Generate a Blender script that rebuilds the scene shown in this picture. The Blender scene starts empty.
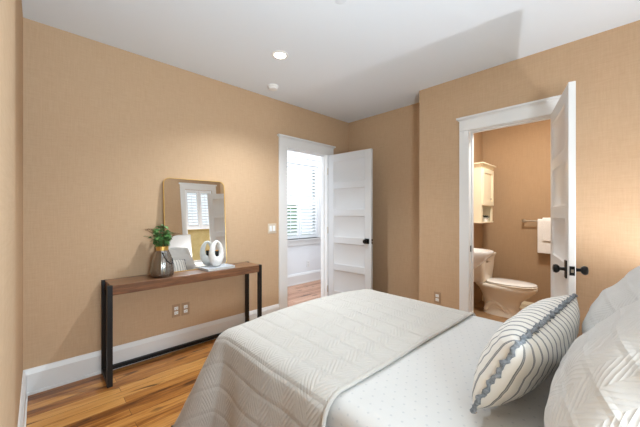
import bpy, math, random
from mathutils import Vector, Matrix, Euler, noise

# ------------------------------------------------------------------ scene, camera, light
scene = bpy.context.scene
COL = scene.collection
random.seed(7)
R = math.radians

CX, CY, CZ, YAW = 2.888, 0.076, 1.265, 0.8059
cam_d = bpy.data.cameras.new('camera')
cam = bpy.data.objects.new('camera', cam_d)
COL.objects.link(cam)
cam_d.sensor_width = 36.0
cam_d.lens = 293.6 / 640 * 36.0
cam_d.clip_start = 0.01
cam_d.shift_y = -0.0006
cam.location = (CX, CY, CZ)
cam.rotation_euler = (R(90), 0, YAW)
scene.camera = cam

vs = scene.view_settings
vs.view_transform = 'Standard'
vs.look = 'None'
vs.gamma = 1.0
vs.use_curve_mapping = False
vs.exposure = 0.18

world = bpy.data.worlds.new('world')
scene.world = world
world.use_nodes = True
wn = world.node_tree
bg = wn.nodes['Background']
bg.inputs['Color'].default_value = (0.84, 0.93, 1.0, 1)
bg.inputs['Strength'].default_value = 1.3


def light(name, kind, loc, power, color=(1, 1, 1), rot=(0, 0, 0), **kw):
    d = bpy.data.lights.new(name, kind)
    d.energy = power
    d.color = color
    for k, v in kw.items():
        setattr(d, k, v)
    o = bpy.data.objects.new(name, d)
    o.location = loc
    o.rotation_euler = rot
    COL.objects.link(o)
    return o


WARM = (1.0, 0.93, 0.84)
# upward fill light for the bedroom, at an added window beside the camera
light('fill_near_window', 'AREA', (3.50, 0.42, 1.25), 52, (0.70, 0.87, 1.0), (0, R(127), 0),
      shape='RECTANGLE', size=0.5, size_y=0.62)
# two fill lights added out of view to brighten the hall
light('hall_fill_top', 'AREA', (-0.60, 3.4, 2.59), 21, (0.88, 0.94, 1.0), (0, 0, 0),
      shape='RECTANGLE', size=0.6, size_y=1.6)
light('hall_fill_end', 'AREA', (-0.62, 1.1, 1.5), 17, (0.86, 0.92, 1.0), (R(90), 0, 0),
      shape='RECTANGLE', size=0.9, size_y=2.0)


# ------------------------------------------------------------------ materials
def mat(name, color, rough=0.5, metal=0.0, spec=0.5, coat=0.0):
    m = bpy.data.materials.new(name)
    m.use_nodes = True
    b = m.node_tree.nodes['Principled BSDF']
    b.inputs['Base Color'].default_value = (*color, 1)
    b.inputs['Roughness'].default_value = rough
    b.inputs['Metallic'].default_value = metal
    b.inputs['Specular IOR Level'].default_value = spec
    b.inputs['Coat Weight'].default_value = coat
    return m


def srgb(r, g, b):
    def c(v):
        v /= 255.0
        return v / 12.92 if v <= 0.04045 else ((v + 0.055) / 1.055) ** 2.4
    return (c(r), c(g), c(b))


class NT:
    """small node-tree helper"""
    def __init__(self, m):
        self.t = m.node_tree
        self.b = self.t.nodes['Principled BSDF']

    def new(self, typ, **kw):
        n = self.t.nodes.new(typ)
        for k, v in kw.items():
            setattr(n, k, v)
        return n

    def link(self, a, b):
        self.t.links.new(a, b)

    def math(self, op, a, b=None):
        n = self.new('ShaderNodeMath', operation=op)
        for i, v in enumerate((a, b)):
            if v is None:
                continue
            if isinstance(v, (int, float)):
                n.inputs[i].default_value = v
            else:
                self.link(v, n.inputs[i])
        return n.outputs[0]

    def coords(self, kind='Object', scale=(1, 1, 1), rot=(0, 0, 0)):
        tc = self.new('ShaderNodeTexCoord')
        mp = self.new('ShaderNodeMapping')
        mp.inputs['Scale'].default_value = scale
        mp.inputs['Rotation'].default_value = rot
        self.link(tc.outputs[kind], mp.inputs['Vector'])
        return mp.outputs['Vector']

    def noise(self, vec, scale, detail=3.0, rough=0.55, dist=0.0):
        n = self.new('ShaderNodeTexNoise')
        n.inputs['Scale'].default_value = scale
        n.inputs['Detail'].default_value = detail
        n.inputs['Roughness'].default_value = rough
        n.inputs['Distortion'].default_value = dist
        self.link(vec, n.inputs['Vector'])
        return n.outputs['Fac']

    def ramp(self, fac, stops):
        n = self.new('ShaderNodeValToRGB')
        cr = n.color_ramp
        while len(cr.elements) < len(stops):
            cr.elements.new(0.5)
        for e, (p, c) in zip(cr.elements, stops):
            e.position = p
            e.color = (*c, 1) if len(c) == 3 else c
        self.link(fac, n.inputs['Fac'])
        return n.outputs['Color']

    def mix(self, fac, a, b, mode='MIX'):
        n = self.new('ShaderNodeMix', data_type='RGBA', blend_type=mode)
        for s, v in ((0, fac), (6, a), (7, b)):
            if isinstance(v, (int, float)):
                n.inputs[s].default_value = v
            elif isinstance(v, tuple):
                n.inputs[s].default_value = (*v, 1)
            else:
                self.link(v, n.inputs[s])
        return n.outputs[2]

    def bump(self, height, strength=0.3, dist=0.01):
        n = self.new('ShaderNodeBump')
        n.inputs['Strength'].default_value = strength
        n.inputs['Distance'].default_value = dist
        self.link(height, n.inputs['Height'])
        self.link(n.outputs['Normal'], self.b.inputs['Normal'])

    def color(self, out):
        self.link(out, self.b.inputs['Base Color'])


def wallpaper_mat(name, c1, c2):
    m = mat(name, c1, 0.85, spec=0.15)
    n = NT(m)
    h = n.noise(n.coords(scale=(1, 1, 14)), 11, 4, 0.65)       # weft threads
    v = n.noise(n.coords(scale=(14, 14, 0.9)), 9, 4, 0.65)     # warp threads
    s = n.math('ADD', n.math('MULTIPLY', h, 0.5), n.math('MULTIPLY', v, 0.5))
    n.color(n.ramp(s, [(0.30, c2), (0.70, c1)]))
    n.bump(s, 0.25, 0.003)
    return m


def wood_floor_mat(name='pine_floor', cols=None):
    cols = cols or [srgb(88, 44, 12), srgb(156, 98, 42), srgb(190, 132, 66), srgb(212, 160, 94)]
    m = mat(name, (0.5, 0.25, 0.08), 0.32, spec=0.5)
    n = NT(m)
    vec = n.coords()
    br = n.new('ShaderNodeTexBrick')
    br.offset = 0.37
    br.squash = 1.0
    br.inputs['Color1'].default_value = (0, 0, 0, 1)
    br.inputs['Color2'].default_value = (1, 1, 1, 1)
    br.inputs['Mortar'].default_value = (0.5, 0.5, 0.5, 1)
    br.inputs['Scale'].default_value = 1.0
    br.inputs['Mortar Size'].default_value = 0.0012
    br.inputs['Brick Width'].default_value = 1.35
    br.inputs['Row Height'].default_value = 0.083
    mp = n.new('ShaderNodeMapping')
    mp.inputs['Rotation'].default_value = (0, 0, R(90))
    n.link(vec, mp.inputs['Vector'])
    n.link(mp.outputs['Vector'], br.inputs['Vector'])
    # the grain is shifted on each plank
    sep = n.new('ShaderNodeSeparateColor')
    n.link(br.outputs['Color'], sep.inputs['Color'])
    tint = sep.outputs['Red']
    off = n.new('ShaderNodeCombineXYZ')
    n.link(n.math('MULTIPLY', tint, 3.1), off.inputs['X'])
    n.link(n.math('MULTIPLY', tint, 11.3), off.inputs['Y'])
    n.link(n.math('MULTIPLY', tint, 5.7), off.inputs['Z'])
    add = n.new('ShaderNodeVectorMath', operation='ADD')
    n.link(vec, add.inputs[0])
    n.link(off.outputs['Vector'], add.inputs[1])
    mp2 = n.new('ShaderNodeMapping')
    mp2.inputs['Scale'].default_value = (11, 0.8, 1)
    n.link(add.outputs[0], mp2.inputs['Vector'])
    grain = n.noise(mp2.outputs['Vector'], 3.2, 6, 0.6, 0.8)
    mp3 = n.new('ShaderNodeMapping')
    mp3.inputs['Scale'].default_value = (55, 1.6, 1)
    n.link(add.outputs[0], mp3.inputs['Vector'])
    fine = n.noise(mp3.outputs['Vector'], 3.0, 3, 0.6)
    g = n.math('ADD', n.math('MULTIPLY', grain, 0.7), n.math('MULTIPLY', fine, 0.3))
    g = n.math('ADD', n.math('MULTIPLY', g, 0.72), n.math('MULTIPLY', tint, 0.28))
    col = n.ramp(g, [(p, c) for p, c in zip((0.30, 0.43, 0.56, 0.72), cols)])
    # knots and dark pitch streaks
    mp4 = n.new('ShaderNodeMapping')
    mp4.inputs['Scale'].default_value = (5.2, 1.5, 1)
    n.link(add.outputs[0], mp4.inputs['Vector'])
    kn = n.noise(mp4.outputs['Vector'], 2.3, 2, 0.5, 0.4)
    kf = n.ramp(kn, [(0.62, (0, 0, 0)), (0.70, (1, 1, 1))])
    col = n.mix(n.math('MULTIPLY', kf, 0.85), col, srgb(58, 30, 14))
    n.color(n.mix(br.outputs['Fac'], col, srgb(70, 38, 16)))
    n.bump(br.outputs['Fac'], 0.15, -0.002)
    return m


def wood_mat(name, dark, mid, rough, axis_scale, coat=0.0, spec=0.5):
    m = mat(name, mid, rough, spec=spec, coat=coat)
    n = NT(m)
    g = n.noise(n.coords(scale=axis_scale), 4, 5, 0.62, 0.6)
    f = n.noise(n.coords(scale=tuple(a * 3 for a in axis_scale)), 6, 3, 0.6)
    s = n.math('ADD', n.math('MULTIPLY', g, 0.65), n.math('MULTIPLY', f, 0.35))
    n.color(n.ramp(s, [(0.3, dark), (0.68, mid)]))
    m.node_tree.nodes['Principled BSDF'].inputs['Coat Roughness'].default_value = 0.12
    return m


def quilt_mat(name, color, cell, strength):
    """quilted cloth: bands of nested triangles, from the cloth's own UV in metres"""
    m = mat(name, color, 0.9, spec=0.15)
    n = NT(m)
    b = n.b
    b.inputs['Sheen Weight'].default_value = 0.15
    uv = n.new('ShaderNodeTexCoord').outputs['UV']
    sp = n.new('ShaderNodeSeparateXYZ')
    n.link(uv, sp.inputs[0])
    u = n.math('DIVIDE', sp.outputs['X'], cell * 1.25)
    v = n.math('DIVIDE', sp.outputs['Y'], cell)
    tri = n.math('MULTIPLY', n.math('ABSOLUTE', n.math('SUBTRACT', n.math('FRACT', u), 0.5)), 2.0)
    fv = n.math('FRACT', v)
    diff = n.math('SUBTRACT', fv, tri)
    lines = n.math('POWER', n.math('ABSOLUTE', n.math('SINE', n.math('MULTIPLY', diff, math.pi * 4.0))), 0.5)
    edge = n.math('MINIMUM', fv, n.math('SUBTRACT', 1.0, fv))
    band = n.math('MINIMUM', n.math('MULTIPLY', edge, 7.0), 1.0)
    fill = n.math('MULTIPLY', n.math('SIGN', diff), 0.12)
    hh = n.math('ADD', n.math('MULTIPLY', lines, 0.55), n.math('ADD', band, fill))
    n.bump(hh, strength, 0.008)
    wv = n.noise(uv, 700, 2, 0.6)
    n.color(n.mix(n.math('MULTIPLY', wv, 0.10), color, tuple(c * 0.7 for c in color)))
    return m


def dotted_mat(name, color, dot):
    m = mat(name, color, 0.88, spec=0.15)
    n = NT(m)
    uv = n.new('ShaderNodeTexCoord').outputs['UV']
    sp = n.new('ShaderNodeSeparateXYZ')
    n.link(uv, sp.inputs[0])
    s = 0.042
    row = n.math('FLOOR', n.math('DIVIDE', sp.outputs['Y'], s))
    sh = n.math('MULTIPLY', n.math('FRACT', n.math('MULTIPLY', row, 0.5)), 1.0)
    fu = n.math('SUBTRACT', n.math('FRACT', n.math('ADD', n.math('DIVIDE', sp.outputs['X'], s), sh)), 0.5)
    fv = n.math('SUBTRACT', n.math('FRACT', n.math('DIVIDE', sp.outputs['Y'], s)), 0.5)
    d = n.math('SQRT', n.math('ADD', n.math('MULTIPLY', fu, fu), n.math('MULTIPLY', fv, fv)))
    k = n.math('LESS_THAN', d, 0.10)
    n.color(n.mix(n.math('MULTIPLY', k, 0.6), color, dot))
    n.bump(n.math('ADD', n.math('MULTIPLY', k, 0.5), n.noise(uv, 9, 3, 0.5)), 0.25, 0.01)
    return m


def stripe_mat():
    m = mat('striped_linen', srgb(240, 236, 228), 0.92, spec=0.1)
    n = NT(m)
    uv = n.new('ShaderNodeTexCoord').outputs['UV']
    sp = n.new('ShaderNodeSeparateXYZ')
    n.link(uv, sp.inputs[0])
    wob = n.math('MULTIPLY', n.math('SUBTRACT', n.noise(uv, 14, 2), 0.5), 0.010)
    u = n.math('DIVIDE', n.math('ADD', n.math('SUBTRACT', sp.outputs['X'], 0.032), wob), 0.047)
    f = n.math('ABSOLUTE', n.math('SUBTRACT', n.math('FRACT', u), 0.5))
    st = n.math('LESS_THAN', f, 0.105)
    core = n.math('LESS_THAN', f, 0.03)
    st2 = n.math('SUBTRACT', st, n.math('MULTIPLY', core, 0.35))
    wv = n.noise(uv, 500, 2, 0.6)
    base = n.mix(n.math('MULTIPLY', wv, 0.15), srgb(232, 229, 223), srgb(205, 199, 190))
    n.color(n.mix(n.math('MULTIPLY', st2, 0.9), base, srgb(108, 113, 120)))
    n.bump(wv, 0.2, 0.002)
    return m


def speck_mat(name, c1, c2, scale, rough=0.9):
    m = mat(name, c1, rough, spec=0.2)
    n = NT(m)
    n.color(n.ramp(n.noise(n.coords(), scale, 4, 0.6), [(0.35, c2), (0.65, c1)]))
    return m


def emit_mat(name, color, strength):
    m = mat(name, color, 0.5)
    b = m.node_tree.nodes['Principled BSDF']
    b.inputs['Emission Color'].default_value = (*color, 1)
    b.inputs['Emission Strength'].default_value = strength
    return m


def glass_mat(name, color, rough, ior=1.45):
    m = mat(name, color, rough)
    b = m.node_tree.nodes['Principled BSDF']
    b.inputs['Transmission Weight'].default_value = 1.0
    b.inputs['IOR'].default_value = ior
    return m


M = {}
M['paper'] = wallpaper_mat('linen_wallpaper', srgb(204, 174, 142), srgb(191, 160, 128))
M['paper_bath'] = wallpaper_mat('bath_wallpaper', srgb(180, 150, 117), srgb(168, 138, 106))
M['ceiling'] = mat('ceiling_paint', srgb(230, 236, 242), 0.9, spec=0.1)
M['hall'] = mat('hall_paint', srgb(238, 240, 242), 0.85, spec=0.1)
M['door'] = mat('door_paint', srgb(208, 208, 208), 0.35, spec=0.4)
M['trim'] = mat('trim_paint_lightened', srgb(230, 229, 227), 0.35, spec=0.4)  # lighter than the hall door's white, making up for weak light on it
M['floor'] = wood_floor_mat()
M['floor_hall'] = wood_floor_mat('hall_floor', [srgb(140, 92, 66), srgb(176, 128, 100), srgb(190, 145, 118), srgb(204, 164, 138)])
M['tile'] = speck_mat('bath_floor_tile', srgb(176, 140, 102), srgb(150, 116, 82), 6, 0.5)
M['black'] = mat('black_steel', srgb(22, 21, 21), 0.45, 0.3)
M['bronze'] = mat('oil_rubbed_bronze', srgb(26, 24, 23), 0.35, 0.6)
M['walnut'] = wood_mat('walnut_slab', srgb(72, 44, 28), srgb(146, 98, 64), 0.3, (9, 0.8, 9), 0.45)
M['gold'] = mat('brushed_gold', srgb(214, 174, 96), 0.4, 0.85)
M['mirror'] = mat('mirror_silver', (0.93, 0.95, 0.95), 0.0, 1.0)
M['vase'] = glass_mat('smoky_glass', srgb(206, 203, 198), 0.22)
M['vase'].node_tree.nodes['Principled BSDF'].inputs['Metallic'].default_value = 0.35
M['leaf'] = speck_mat('green_leaf', srgb(124, 166, 96), srgb(66, 112, 60), 40, 0.55)
M['stem'] = mat('stem', srgb(74, 96, 52), 0.6)
M['umbel'] = mat('dried_umbel', srgb(140, 108, 78), 0.9)
M['ceramic'] = speck_mat('white_ceramic', srgb(236, 234, 230), srgb(222, 220, 216), 30, 0.55)
M['book'] = speck_mat('grey_cloth_cover', srgb(184, 186, 190), srgb(168, 170, 174), 60, 0.8)
M['pages'] = mat('book_pages', srgb(226, 222, 214), 0.9)
M['plate'] = mat('clear_plate', srgb(172, 142, 110), 0.3)
M['switch'] = mat('switch_plate', srgb(214, 198, 176), 0.35)
M['device'] = mat('white_device', srgb(240, 240, 238), 0.35)
M['slot'] = mat('dark_slot', srgb(40, 38, 36), 0.6)
M['lens'] = emit_mat('lit_lens', (1.0, 0.96, 0.90), 14)
M['coverlet'] = dotted_mat('dotted_coverlet', srgb(202, 200, 197), srgb(176, 177, 179))
M['quilt'] = quilt_mat('chevron_quilt', srgb(190, 185, 178), 0.125, 0.6)
M['sham'] = quilt_mat('chevron_sham', srgb(205, 203, 200), 0.085, 0.36)
M['sheet'] = mat('white_sheet', srgb(218, 217, 216), 0.9, spec=0.1)
M['stripe'] = stripe_mat()
M['ruffle'] = speck_mat('grey_ruffle', srgb(146, 151, 156), srgb(100, 106, 113), 120, 0.95)
M['headboard'] = speck_mat('pale_upholstery', srgb(226, 224, 222), srgb(212, 210, 208), 300, 0.95)
M['bedwood'] = mat('bed_frame_wood', srgb(70, 56, 46), 0.5)
M['bisque'] = mat('bisque_porcelain', srgb(250, 240, 224), 0.12, spec=0.6)
M['porcelain'] = mat('white_porcelain', srgb(252, 249, 244), 0.12, spec=0.6)
M['cream'] = mat('cream_cabinet', srgb(246, 232, 200), 0.4)
M['brushed'] = mat('brushed_nickel', srgb(196, 184, 166), 0.3, 1.0)
M['towel'] = speck_mat('white_terry', srgb(246, 242, 236), srgb(228, 222, 214), 260, 1.0)
M['glass'] = glass_mat('window_glass', (1, 1, 1), 0.0, 1.02)
M['shutter'] = mat('shutter_paint', srgb(244, 246, 248), 0.4)
M['foliage'] = speck_mat('hedge_foliage', srgb(104, 150, 84), srgb(60, 104, 54), 9, 0.9)
M['stucco'] = speck_mat('tan_stucco', srgb(240, 206, 148), srgb(228, 190, 130), 5, 0.95)  # tan lightened: sunlight on the garden wall put into the colour
M['ground'] = speck_mat('lawn', srgb(130, 150, 92), srgb(96, 120, 66), 12, 1.0)
M['amber'] = mat('amber_wax', srgb(206, 140, 40), 0.35)
M['shade'] = mat('lamp_shade_linen', srgb(238, 232, 220), 0.9)
M['shade'].node_tree.nodes['Principled BSDF'].inputs['Transmission Weight'].default_value = 0.0


# ------------------------------------------------------------------ mesh helpers
class MB:
    def __init__(self):
        self.v, self.f, self.uv, self.mi = [], [], [], []
        self.cur = 0

    def add(self, verts, faces, uvs=None, mx=None):
        o = len(self.v)
        for p in verts:
            p = Vector(p)
            self.v.append(tuple(mx @ p) if mx is not None else tuple(p))
        for i, fc in enumerate(faces):
            self.f.append([o + k for k in fc])
            self.mi.append(self.cur)
            self.uv.append([uvs[k] for k in fc] if uvs else [(0, 0)] * len(fc))
        return self

    def box(self, x0, x1, y0, y1, z0, z1, mx=None):
        x0, x1 = sorted((x0, x1)); y0, y1 = sorted((y0, y1)); z0, z1 = sorted((z0, z1))
        vs_ = [(x0, y0, z0), (x1, y0, z0), (x1, y1, z0), (x0, y1, z0),
               (x0, y0, z1), (x1, y0, z1), (x1, y1, z1), (x0, y1, z1)]
        fs = [(0, 3, 2, 1), (4, 5, 6, 7), (0, 1, 5, 4), (1, 2, 6, 5), (2, 3, 7, 6), (3, 0, 4, 7)]
        return self.add(vs_, fs, None, mx)

    def loft(self, rings, cap0=True, cap1=True, closed=True, mx=None):
        n = len(rings[0])
        vs_ = [p for r in rings for p in r]
        fs = []
        for i in range(len(rings) - 1):
            for j in range(n if closed else n - 1):
                k = (j + 1) % n
                fs.append((i * n + j, i * n + k, (i + 1) * n + k, (i + 1) * n + j))
        if cap0:
            fs.append(tuple(reversed(range(n))))
        if cap1:
            fs.append(tuple((len(rings) - 1) * n + j for j in range(n)))
        return self.add(vs_, fs, None, mx)

    def lathe(self, prof, n=32, c=(0, 0, 0), mx=None, caps=True, ribs=0, rib_a=0.0):
        rings = []
        for (r, z) in prof:
            ring = []
            for j in range(n):
                a = 2 * math.pi * j / n
                rr = r * (1 + (rib_a * math.cos(ribs * a) if ribs else 0))
                ring.append((c[0] + rr * math.cos(a), c[1] + rr * math.sin(a), c[2] + z))
            rings.append(ring)
        return self.loft(rings, caps, caps, True, mx)

    def cyl(self, p0, p1, r0, r1=None, n=20):
        return self.tube([p0, p1], [r0, r0 if r1 is None else r1], n)

    def tube(self, path, radii, n=10, cap=True):
        path = [Vector(p) for p in path]
        if isinstance(radii, (int, float)):
            radii = [radii] * len(path)
        rings = []
        ref = None
        for i, p in enumerate(path):
            t = (path[min(i + 1, len(path) - 1)] - path[max(i - 1, 0)]).normalized()
            if ref is None:
                ref = Vector((0, 0, 1)) if abs(t.z) < 0.9 else Vector((1, 0, 0))
            a = (ref - t * ref.dot(t)).normalized()
            ref = a
            b = t.cross(a)
            rings.append([tuple(p + (a * math.cos(2 * math.pi * j / n) + b * math.sin(2 * math.pi * j / n)) * radii[i])
                          for j in range(n)])
        return self.loft(rings, cap, cap)

    def grid(self, nu, nv, fn, mx=None, flip=False):
        vs_, uvs = [], []
        for i in range(nu + 1):
            for j in range(nv + 1):
                p, q = fn(i / nu, j / nv)
                vs_.append(p); uvs.append(q)
        fs = []
        for i in range(nu):
            for j in range(nv):
                a = i * (nv + 1) + j
                f = (a, a + nv + 1, a + nv + 2, a + 1)
                fs.append(tuple(reversed(f)) if flip else f)
        return self.add(vs_, fs, uvs, mx)

    def build(self, name, m, parent=None, bevel=0.0, smooth=40, subsurf=0, solid=0.0, origin=None, weld=False):
        me = bpy.data.meshes.new(name)
        vv = self.v
        loc = (0, 0, 0)
        if parent is None:
            if origin is None:
                xs, ys, zs = zip(*vv)
                origin = ((min(xs) + max(xs)) / 2, (min(ys) + max(ys)) / 2, min(zs))
            loc = origin
            vv = [(a - loc[0], b - loc[1], c - loc[2]) for a, b, c in vv]
        me.from_pydata(vv, [], self.f)
        me.update()
        ul = me.uv_layers.new(name='UVMap')
        k = 0
        for fu in self.uv:
            for q in fu:
                ul.data[k].uv = q
                k += 1
        ms = m if isinstance(m, (list, tuple)) else [m]
        for x in ms:
            me.materials.append(x)
        for p, i in zip(me.polygons, self.mi):
            p.material_index = i
        import bmesh
        bm = bmesh.new()
        bm.from_mesh(me)
        if weld:
            bmesh.ops.remove_doubles(bm, verts=bm.verts, dist=1e-5)
        bmesh.ops.recalc_face_normals(bm, faces=bm.faces) if weld is not None else None
        bm.to_mesh(me)
        bm.free()
        for p in me.polygons:
            p.use_smooth = True
        me.set_sharp_from_angle(angle=R(smooth))
        o = bpy.data.objects.new(name, me)
        o.location = loc
        COL.objects.link(o)
        if parent is not None:
            o.parent = parent
        if solid:
            s = o.modifiers.new('solid', 'SOLIDIFY'); s.thickness = solid; s.offset = -1
        if bevel:
            b = o.modifiers.new('bevel', 'BEVEL')
            b.width = bevel; b.segments = 2; b.limit_method = 'ANGLE'; b.angle_limit = R(50)
            b.harden_normals = False
        if subsurf:
            s = o.modifiers.new('sub', 'SUBSURF'); s.levels = subsurf; s.render_levels = subsurf
        return o


def tag(o, label, cat, group=None):
    o['label'] = label
    o['category'] = cat
    if group:
        o['group'] = group
    return o


def thing(name, loc, rz=0, label=None, cat=None, group=None):
    o = bpy.data.objects.new(name, None)
    o.empty_display_size = 0.05
    o.location = loc
    o.rotation_euler = (0, 0, rz)
    COL.objects.link(o)
    if label:
        tag(o, label, cat, group)
    return o


def struct(o):
    o['kind'] = 'structure'
    return o


def copy_tree(o, parent=None):
    c = o.copy()
    COL.objects.link(c)
    if parent is not None:
        c.parent = parent
    for ch in list(o.children):
        copy_tree(ch, c)
    return c


# ------------------------------------------------------------------ room shell
H = 2.62
YB, YC, XJ, XH = 3.4435, 3.121, 1.304, 3.60      # far wall, bathroom wall, jog, headboard wall
D1A, D1B, DZ = 2.278, 2.975, 2.07                # hall doorway in the left wall
D2A, D2B = 1.828, 2.475                          # bathroom doorway
HX = -1.16                                       # hall outer wall


def wall_with_holes(axis, p0, p1, a0, a1, holes, z1=H):
    """slab p0..p1 thick along axis, running a0..a1, with holes (b0,b1,z0,z1)"""
    m = MB()

    def bx(s, e, za, zb):
        if e - s < 1e-4 or zb - za < 1e-4:
            return
        if axis == 'x':
            m.box(p0, p1, s, e, za, zb)
        else:
            m.box(s, e, p0, p1, za, zb)
    cur = a0
    for (b0, b1, za, zb) in sorted(holes):
        bx(cur, b0, 0, z1)
        bx(b0, b1, 0, za)
        bx(b0, b1, zb, z1)
        cur = b1
    bx(cur, a1, 0, z1)
    return m


def wall(name, m, material, origin=None):
    return struct(m.build(name, material, weld=False, origin=origin or (0, 0, 0)))


J = 0.02
# the left wall separates the papered bedroom from the white hall: two skins
lw = wall_with_holes('x', -0.05, 0.0, -0.12, YB + 0.12, [(D1A - J, D1B + J, 0, DZ + J)])
wall('wall_left', lw, M['paper'])
lw2 = wall_with_holes('x', -0.115, -0.05, -0.12, 5.0, [(D1A - J, D1B + J, 0, DZ + J)])
wall('wall_hall_inner', lw2, M['hall'])
wall('wall_back', MB().box(0, XJ, YB, YB + 0.12, 0, H), M['paper'])
wall('wall_back_right', wall_with_holes('y', YC, YC + 0.10, XJ, XH + 0.12, [(D2A - J, D2B + J, 0, DZ + J)]), M['paper'])
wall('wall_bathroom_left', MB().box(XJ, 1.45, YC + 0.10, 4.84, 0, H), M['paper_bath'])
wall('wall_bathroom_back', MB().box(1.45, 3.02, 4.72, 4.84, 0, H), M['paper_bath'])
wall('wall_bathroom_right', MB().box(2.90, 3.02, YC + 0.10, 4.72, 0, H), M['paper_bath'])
W2 = (2.33, 2.92, 0.78, 2.36)
W3 = (0.10, 0.74, 0.78, 2.36)  # opening of the added window that carries the fill light
wall('wall_right', wall_with_holes('x', XH, XH + 0.12, -0.12, YC, [W2, W3]), M['paper'])
m = MB().box(0.0, 1.82, -0.12, 0.0, 0, H)
m.box(1.82, XH, -0.12, 0.034, 0, H)
wall('wall_front', m, M['paper'])
W1 = (3.02, 3.90, 0.80, 2.14)
wall('wall_hall_outer', wall_with_holes('x', HX - 0.12, HX, 0.9, 5.0, [W1]), M['hall'])
wall('wall_hall_far', MB().box(HX - 0.12, -0.115, 5.0, 5.12, 0, H), M['hall'])
wall('wall_hall_near', MB().box(HX - 0.12, -0.115, 0.78, 0.9, 0, H), M['hall'])

m = MB()
m.box(HX - 0.12, 0.0, -0.12, 5.12, H, H + 0.1)
m.box(0.0, XH + 0.12, -0.12, 4.84, H, H + 0.1)
wall('ceiling', m, M['ceiling'])
m = MB()
m.box(-0.06, XH + 0.12, -0.12, YC + 0.06, -0.1, 0)
m.box(-0.06, XJ, YC + 0.06, YB + 0.12, -0.1, 0)
wall('floor', m, M['floor'])
wall('floor_hall', MB().box(HX - 0.12, -0.06, -0.12, 5.12, -0.1, 0), M['floor_hall'])
wall('floor_bathroom', MB().box(XJ, 3.02, YC + 0.06, 4.84, -0.1, 0), M['tile'])


# baseboards: profile with a small cap, run along a line on the floor
def baseboard(name, p0, p1, nrm, h=0.178, t=0.018, material=None):
    m = MB()
    p0 = Vector((*p0, 0)); p1 = Vector((*p1, 0)); nn = Vector((*nrm, 0))
    prof = [(0, 0), (t + 0.006, 0), (t + 0.006, 0.018), (t, 0.022), (t, h - 0.035), (t - 0.004, h - 0.028),
            (t - 0.008, h - 0.006), (t - 0.012, h), (0, h)]
    rings = [[tuple(p + nn * a + Vector((0, 0, b))) for a, b in prof] for p in (p0, p1)]
    m.loft(rings)
    return struct(m.build(name, material or M['trim'], smooth=25))


baseboard('baseboard_left', (0, 0.0), (0, 2.156), (1, 0))
baseboard('baseboard_left_far', (0, 3.096), (0, YB), (1, 0))
baseboard('baseboard_back', (0.019, YB), (XJ, YB), (0, -1))
baseboard('baseboard_back_right', (XJ, YC), (1.737, YC), (0, -1))
baseboard('baseboard_right_of_door', (2.566, YC), (XH, YC), (0, -1))
baseboard('baseboard_front', (0.019, 0.0), (1.82, 0.0), (0, 1))
baseboard('baseboard_right', (XH, 0.045), (XH, YC - 0.02), (-1, 0))
baseboard('baseboard_hall', (HX, 0.9), (HX, 5.0), (1, 0), 0.19)
baseboard('baseboard_bathroom', (1.45, 4.72), (2.90, 4.72), (0, -1), 0.10, material=M['cream'])


# ------------------------------------------------------------------ doorways
def doorway(name, axis, face, sgn, a0, a1, cas, depth):
    """casing, head with cap and jamb; face = wall face, sgn = side the casing stands on"""
    m = MB()
    t = 0.019

    def bx(s, e, f0, f1, z0, z1):
        f0, f1 = face + sgn * f0, face + sgn * f1
        if axis == 'x':
            m.box(min(f0, f1), max(f0, f1), s, e, z0, z1)
        else:
            m.box(s, e, min(f0, f1), max(f0, f1), z0, z1)
    bx(a0 - cas, a0, 0, t, 0, DZ + 0.004)
    bx(a1, a1 + cas, 0, t, 0, DZ + 0.004)
    bx(a0 - cas, a1 + cas, 0, t + 0.002, DZ + 0.004, DZ + 0.112)
    bx(a0 - cas - 0.008, a1 + cas + 0.008, 0, t + 0.010, DZ + 0.108, DZ + 0.118)
    bx(a0 - cas - 0.022, a1 + cas + 0.022, 0, t + 0.024, DZ + 0.118, DZ + 0.138)
    o = struct(m.build(name, M['trim'], bevel=0.002))
    jb = MB()
    m = jb
    ox, oy, oz = o.location

    def bj(s, e, f0, f1, z0, z1):
        f0, f1 = face + sgn * f0, face + sgn * f1
        if axis == 'x':
            jb.box(min(f0, f1) - ox, max(f0, f1) - ox, s - oy, e - oy, z0 - oz, z1 - oz)
        else:
            jb.box(s - ox, e - ox, min(f0, f1) - oy, max(f0, f1) - oy, z0 - oz, z1 - oz)
    bj(a0 - J, a0, -depth, 0.0, 0, DZ)
    bj(a1, a1 + J, -depth, 0.0, 0, DZ)
    bj(a0 - J, a1 + J, -depth, 0.0, DZ, DZ + J)
    bj(a0, a0 + 0.011, -depth + 0.02, -0.045, 0, DZ - 0.011)      # stops
    bj(a1 - 0.011, a1, -depth + 0.02, -0.045, 0, DZ - 0.011)
    bj(a0, a1, -depth + 0.02, -0.045, DZ - 0.011, DZ)
    jb.build('door_jamb', M['trim'], o)
    return o


tr1 = doorway('trim_1', 'x', 0.0, 1, D1A, D1B, 0.120, 0.115)
tr2 = doorway('trim_2', 'y', YC, -1, D2A, D2B, 0.090, 0.100)
sm = MB().box(D2A - 0.0005, D2A + 0.003, YC + 0.02, YC + 0.042, 0.885, 0.945)
ox = tr2.location
sp = MB()
sp.v = [(a - ox[0], b - ox[1], c - ox[2]) for a, b, c in sm.v]
sp.f, sp.uv, sp.mi = sm.f, sm.uv, sm.mi
sp.build('strike_plate', M['bronze'], tr2)['label'] = 'black strike plate'


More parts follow.
